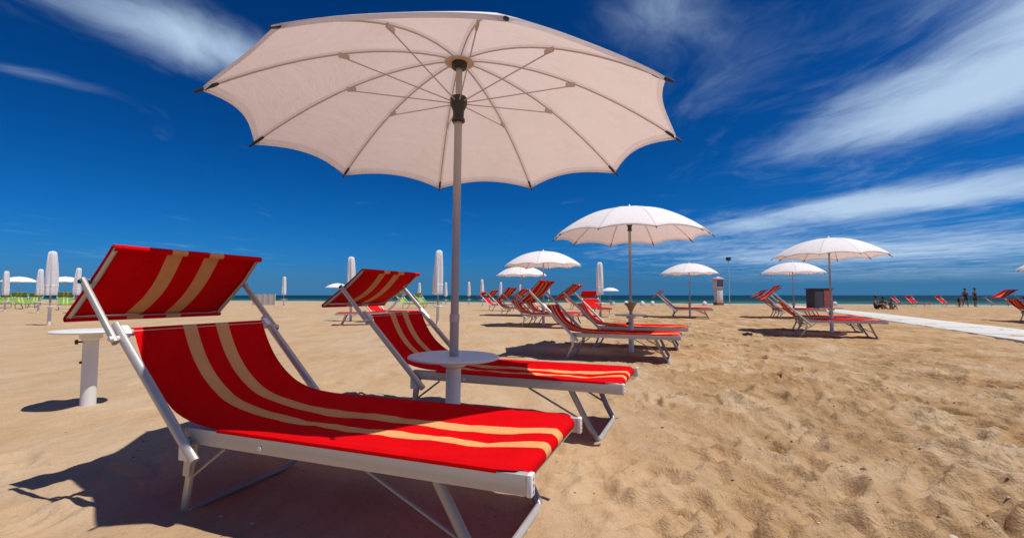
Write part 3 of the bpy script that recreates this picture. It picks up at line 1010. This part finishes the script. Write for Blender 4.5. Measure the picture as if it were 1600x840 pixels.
# dark cabinet with rust red end
kp = at_depth(1279, 31)
K = Proto()
bd = K.add('cabinet_body', MB().box((0, 0, 0.70), (1.25, 0.8, 1.28), 0.02), plain('dark grey boards', (0.05, 0.05, 0.06), 0.7, 0, 0.15, 3))
K.add('door', MB().box((0.31, -0.415, 0.70), (0.58, 0.035, 1.20), 0.01), m_rust)
K.add('door', MB().box((-0.31, -0.410, 0.70), (0.58, 0.025, 1.20), 0.01), plain('dark slate door', (0.045, 0.045, 0.055), 0.6, 0, 0.15, 3))
K.add('lid', MB().box((0, 0, 1.375), (1.36, 0.92, 0.06), 0.015), plain('dark lid', (0.06, 0.05, 0.05), 0.6), bd)
K.add('handle', MB().tube([(0.06, -0.45, 0.6), (0.06, -0.45, 0.8)], 0.015, 6), M['alu'])
for x in (-0.55, 0.55):
    K.add('foot', MB().box((x, 0, 0.02), (0.1, 0.6, 0.12), 0.01), M['black_pl'])
K.place('storage_cabinet', (kp.x, kp.y, kp.z), 0.05, 'dark grey and rust red cabinet behind the large right hand umbrella pole', 'cabinet')

# pale windbreak
wp = at_depth(413, 38)
Wb = Proto()
for k in range(5):
    Wb.add('stake', MB().tube([(-0.9 + 0.45 * k, 0, -0.2), (-0.9 + 0.45 * k, 0, 1.0)], 0.02, 8), M['white_paint'])
for k in range(4):
    Wb.add('cloth_panel', MB().grid(lambda u, v, k=k: ((-0.9 + 0.45 * (k + u), -0.024 + 0.03 * math.sin(pi * u), 0.10 + 0.85 * v), (u, v)), 8, 6), canopy_mat('pale windbreak cloth', (0.62, 0.57, 0.50), (0.55, 0.5, 0.45), 0.3) if k == 0 else bpy.data.materials['pale windbreak cloth'], sharp=80)
Wb.place('windbreak', (wp.x, wp.y, wp.z), 0.05, 'pale cloth windbreak on stakes left of the lone closed umbrella', 'windbreak')

# white tubs at the waterline
BX = Proto()
bx = BX.add('tub_body', MB().box((0, 0, 0.27), (0.56, 0.50, 0.50), 0.13), M['bright'])
BX.add('lid', MB().lathe([(0.02, 0.50), (0.22, 0.50), (0.20, 0.56), (0.10, 0.61), (0.01, 0.62)], 16), M['bright'], bx)
for x in (-0.16, 0.16):
    BX.add('foot', MB().box((x, 0, 0.02), (0.08, 0.36, 0.06), 0.01), M['alu_dark'])
for px, lab in ((957, 'small white tub by the water, first to the right of the closed red based umbrella'), (978, 'small white tub by the water, just left of the pole with brown cup'),
                (1003, 'small white tub by the water, just right of the pole with brown cup'), (1019, 'small white tub by the water beside the raised lounger backs'),
                (1100, 'small white tub by the water left of the watch hut'), (1303, 'small white tub by the water right of the dark cabinet')):
    p = at_depth(px, 50)
    BX.place('storage_tub', p, random.uniform(-0.3, 0.3), lab, 'tub', 'white tubs along the water', 0.72)


# ------------------------------------------------------------------ people
def skin_mesh(name, verts, edges, radii, mat, root=0, sub=2):
    me = bpy.data.meshes.new(name)
    me.from_pydata(verts, edges, [])
    o = bpy.data.objects.new(name, me)
    col.objects.link(o)
    md = o.modifiers.new('skin', 'SKIN')
    md.use_smooth_shade = True
    for i, r in enumerate(radii):
        d = me.skin_vertices[0].data[i]
        d.radius = r if isinstance(r, tuple) else (r, r)
        d.use_root = (i == root)
    s = o.modifiers.new('sub', 'SUBSURF')
    s.levels = s.render_levels = sub
    me.materials.append(mat)
    return o


def person(loc, rot, pose, skin, cloth, hair, label, scale=1.0, legs=None):
    """pose: dict of joints"""
    J = dict(pelvis=(0, 0, .95), waist=(0, 0, 1.08), chest=(0, -.01, 1.30), neck=(0, 0, 1.47), head0=(0, -.02, 1.55), head1=(0, -.02, 1.66),
             shl=(.17, 0, 1.40), ell=(.24, .02, 1.14), wrl=(.25, -.06, .90), hal=(.25, -.09, .80),
             shr=(-.17, 0, 1.40), elr=(-.24, .02, 1.14), wrr=(-.25, -.06, .90), har=(-.25, -.09, .80),
             hil=(.09, 0, .90), knl=(.10, -.02, .50), anl=(.10, .02, .09), tol=(.11, -.14, .03),
             hir=(-.09, 0, .90), knr=(-.10, -.02, .50), anr=(-.10, .02, .09), tor=(-.11, -.14, .03))
    J.update(pose)
    R = dict(pelvis=(.15, .11), waist=(.13, .09), chest=(.16, .10), neck=.055, head0=(.075, .085), head1=(.075, .09), shl=.06, ell=.042, wrl=.03, hal=(.035, .02),
             hil=.09, knl=.058, anl=.038, tol=(.035, .025))
    for k in ('sh', 'el', 'wr', 'ha', 'hi', 'kn', 'an', 'to'):
        R[k + 'r'] = R[k + 'l']
    names = list(J)
    ix = {n: i for i, n in enumerate(names)}
    E_ = [('pelvis', 'waist'), ('waist', 'chest'), ('chest', 'neck'), ('neck', 'head0'), ('head0', 'head1')]
    for s in 'lr':
        E_ += [('chest', 'sh' + s), ('sh' + s, 'el' + s), ('el' + s, 'wr' + s), ('wr' + s, 'ha' + s), ('pelvis', 'hi' + s), ('hi' + s, 'kn' + s), ('kn' + s, 'an' + s), ('an' + s, 'to' + s)]
    o = skin_mesh('person', [J[n] for n in names], [(ix[a], ix[b]) for a, b in E_], [R[n] for n in names], skin)
    o.location = loc
    o.rotation_euler = (0, 0, rot)
    o.scale = (scale,) * 3
    o['label'] = label
    o['category'] = 'person'
    o['group'] = 'people near the water'
    hd = Vector(J['head1'])
    h = link('hair', MB().lathe([(0.03, -0.03), (0.088, -0.02), (0.10, 0.03), (0.085, 0.085), (0.045, 0.118), (0.01, 0.125)], 14, c=(hd.x, hd.y + 0.018, hd.z)).mesh('hair', hair), o)
    cn = [n for n in ('pelvis', 'waist', 'chest')] if cloth[1] == 'suit' else ['pelvis', 'waist']
    vs = [J['pelvis'], J['waist'], J['chest']]
    rs = [(.163, .125), (.145, .105), (.172, .115)]
    ed = [(0, 1), (1, 2)]
    for s in 'lr':
        a, b = Vector(J['hi' + s]), Vector(J['kn' + s])
        vs += [tuple(a), tuple(a.lerp(b, 0.85))]
        rs += [.10, .085]
        n = len(vs)
        ed += [(0, n - 2), (n - 2, n - 1)]
    c = skin_mesh('clothing', vs, ed, rs, cloth[0])
    c.parent = o
    return o


m_skin = plain('tanned skin', (0.22, 0.115, 0.07), 0.5, 0, 0.05)
m_dark = plain('dark navy cloth', (0.012, 0.016, 0.035), 0.8, 0, 0.1)
m_dark2 = plain('black cloth', (0.012, 0.012, 0.012), 0.8, 0, 0.1)
m_tan = plain('sand coloured cloth', (0.42, 0.30, 0.20), 0.8, 0, 0.1)
m_hair = plain('dark hair', (0.02, 0.014, 0.01), 0.6, 0, 0.1)
walk = dict(knl=(.10, -.16, .52), anl=(.10, -.14, .10), tol=(.11, -.30, .05), knr=(-.10, .06, .50), anr=(-.10, .30, .14), tor=(-.11, .20, .04), ell=(.25, .12, 1.16), wrl=(.24, .10, .94), hal=(.24, .06, .85))
sit = dict(pelvis=(0, 0, .13), waist=(0, .02, .26), chest=(0, 0, .48), neck=(0, -.02, .65), head0=(0, -.05, .72), head1=(0, -.06, .83),
           shl=(.17, 0, .58), ell=(.25, -.10, .36), wrl=(.20, -.30, .36), hal=(.16, -.38, .38), shr=(-.17, 0, .58), elr=(-.25, -.10, .36), wrr=(-.20, -.30, .36), har=(-.16, -.38, .38),
           hil=(.10, -.05, .12), knl=(.14, -.40, .40), anl=(.12, -.62, .08), tol=(.12, -.76, .03), hir=(-.10, -.05, .12), knr=(-.14, -.40, .40), anr=(-.12, -.62, .08), tor=(-.12, -.76, .03))
bend = dict(pelvis=(0, .1, .90), waist=(0, 0, 1.02), chest=(0, -.20, 1.12), neck=(0, -.36, 1.14), head0=(0, -.43, 1.13), head1=(0, -.53, 1.12), shl=(.17, -.30, 1.10), ell=(.20, -.34, .84), wrl=(.16, -.42, .62), hal=(.15, -.46, .53),
            shr=(-.17, -.30, 1.10), elr=(-.20, -.34, .84), wrr=(-.16, -.42, .62), har=(-.15, -.46, .53), hil=(.09, .1, .86), hir=(-.09, .1, .86))
for px, Y, rot, pose, cl_, lab, s_ in (
        (1522, 43, 0.3, {}, (m_dark2, 'suit'), 'person in black standing by the water, right one of two standing', 1.0),
        (1507, 43, -0.4, walk, (m_dark, 'suit'), 'person in dark blue walking by the water, left one of two standing', 0.97),
        (1497, 42.4, 1.2, bend, (m_dark, 'suit'), 'person in dark clothes bending over beside the two standing people', 0.75),
        (1366, 31, 0.7, sit, (m_dark2, 'suit'), 'person in black sitting on the sand near the white path', 1.0),
        (1379, 31.6, -0.9, sit, (m_tan, 'suit'), 'person in sand coloured top sitting, middle of the three seated', 0.95),
        (1391, 31.2, -0.2, sit, (m_tan, 'suit'), 'person sitting on the sand, rightmost of the three seated', 0.75)):
    p = at_depth(px, Y)
    person(p, rot, pose, m_skin, cl_, m_hair, lab, s_)

# ------------------------------------------------------------------ ground, path, sea
nx, ny = len(XS), len(YS)
co = np.stack([GX, GY, GZ], -1).reshape(-1, 3)
ii = (np.arange(ny - 1)[:, None] * nx + np.arange(nx - 1)[None, :]).reshape(-1)
quads = np.stack([ii, ii + 1, ii + nx + 1, ii + nx], -1)
me = bpy.data.meshes.new('sand')
me.vertices.add(len(co))
me.vertices.foreach_set('co', co.astype(np.float32).ravel())
me.loops.add(quads.size)
me.loops.foreach_set('vertex_index', quads.astype(np.int32).ravel())
me.polygons.add(len(quads))
me.polygons.foreach_set('loop_start', (np.arange(len(quads)) * 4).astype(np.int32))
me.polygons.foreach_set('use_smooth', np.ones(len(quads), dtype=bool))
me.materials.append(sand_material())
me.update()
me.validate()
link('sand', me, kind='structure')

pb = MB()
def speck(x, y, r):
    z = sand_z(x, y)
    n = 6
    a0 = rng.uniform(0, 6.28)
    vs = [(x, y, z + r * rng.uniform(0.5, 0.8))]
    for k in range(n):
        a = a0 + 2 * pi * k / n
        q = r * rng.uniform(0.7, 1.3)
        vs.append((x + q * math.cos(a), y + 0.7 * q * math.sin(a), z + r * 0.2))
    for k in range(n):
        a = a0 + 2 * pi * k / n
        vs.append((x + 0.8 * r * math.cos(a), y + 0.6 * r * math.sin(a), z - r * 0.5))
    fs = [(0, 1 + k, 1 + (k + 1) % n) for k in range(n)] + [(1 + k, 7 + k, 7 + (k + 1) % n, 1 + (k + 1) % n) for k in range(n)]
    pb.add(vs, fs)
for k in range(900):
    yy = 1.2 + 9 * rng.random() ** 1.6
    xx = rng.uniform(-1.0, 1.15) * yy
    if rng.random() < 0.25 + 0.75 / (1 + math.exp(-(xx - 0.5) * 2)):
        speck(xx, yy, rng.uniform(0.003, 0.009) * (2.0 if rng.random() < 0.06 else 1.0))
m_sh, gsh, bsh = new_mat('shells and bits of wood')
gi = gsh.n('ShaderNodeNewGeometry')
gsh.lk(gsh.mix(gsh.ss(gi.outputs['Random Per Island'], 0.45, 0.7), (0.10, 0.06, 0.035, 1), (0.55, 0.45, 0.36, 1)), bsh.inputs['Base Color'])
bsh.inputs['Roughness'].default_value = 0.8
link('shell_scatter', pb.mesh('shell_scatter', m_sh, False), kind='stuff', label='tiny shells and dark bits of wood scattered over the sand', category='shells')

# concrete slab path on the right, running down to the water
pd, pn = Vector((0.4064, 0.9137, 0)), Vector((0.9137, -0.4064, 0))
m_path = plain('pale concrete slab', (0.66, 0.63, 0.58), 0.8, 0, 0.10, 1.3, 0.3)
pr = bpy.data.objects.new('path', None)
col.objects.link(pr)
pr['kind'] = 'structure'
slab = MB().box((0, 0, 0), (1.16, 1.66, 0.08), 0.008).mesh('paving_slab', m_path)
for k in range(46):
    t = -4.5 + 1.19 * k
    c = pn * 6.1 + pd * t
    o = link('paving_slab', slab, pr)
    o.location = (c.x, c.y, slope(c.x, c.y) - 0.012 + random.uniform(-0.004, 0.004))
    o.rotation_euler = (random.uniform(-.006, .006), random.uniform(-.004, .004), math.atan2(pd.y, pd.x) + random.uniform(-.006, .006))

# sea
def sea_mat():
    m, g, b = new_mat('sea water')
    t = g.n('ShaderNodeTexCoord')
    o = t.outputs['Object']
    s = g.n('ShaderNodeSeparateXYZ')
    g.lk(o, s.inputs[0])
    T = g.m('ADD', s.outputs[1], g.m('MULTIPLY', s.outputs[0], 0.38))
    nz = g.noise(g.mapping(o, rot=(0, 0, 0.36), scale=(0.25, 1, 1)), 0.08, 5, 0.6)
    T2 = g.m('ADD', T, g.m('MULTIPLY_ADD', nz, 60, -30))
    c = g.mix(g.ss(T2, 85, 165), (0.020, 0.095, 0.085, 1), (0.003, 0.038, 0.056, 1))     # green over the shallows
    c = g.mix(g.ss(T2, 170, 700), c, (0.002, 0.034, 0.065, 1))
    foam = g.noise(g.mapping(o, rot=(0, 0, 0.36), scale=(0.12, 1, 1)), 0.35, 4, 0.6)
    fm = g.m('MULTIPLY', g.ss(foam, 0.66, 0.74), g.ss(T, 140, 78))
    c = g.mix(fm, c, (0.75, 0.78, 0.78, 1))
    sn = g.noise(g.mapping(o, rot=(0, 0, 0.36), scale=(0.3, 1, 1)), 0.22, 4, 0.6)
    T3 = g.m('ADD', T, g.m('MULTIPLY_ADD', sn, 14, -7))
    surf = g.m('MAXIMUM', g.ss(T3, 79.5, 75.5), g.m('MULTIPLY', g.ss(g.m('ABSOLUTE', g.m('SUBTRACT', T3, 88)), 1.6, 0.6), 0.6))
    c = g.mix(g.m('MULTIPLY', surf, 0.75), c, (0.55, 0.62, 0.58, 1))
    g.lk(c, b.inputs['Base Color'])
    b.inputs['Roughness'].default_value = 0.6
    b.inputs['Specular IOR Level'].default_value = 0.06
    bp = g.n('ShaderNodeBump')
    bp.inputs['Strength'].default_value = 0.8
    bp.inputs['Distance'].default_value = 0.5
    g.lk(g.noise(g.mapping(o, rot=(0, 0, 0.36), scale=(0.3, 1, 1)), 0.5, 6, 0.6), bp.inputs['Height'])
    g.lk(bp.outputs[0], b.inputs['Normal'])
    return m


sm_ = MB()
ysea = [30, 50, 70, 90, 120, 180, 300, 600, 1500, 5000, 20000]
sm_.grid(lambda u, v: ((-14000 + 28000 * u, ysea[min(10, int(round(v * 10)))], -0.30), (u, v)), 14, 10)
link('sea', sm_.mesh('sea', sea_mat()), kind='structure')
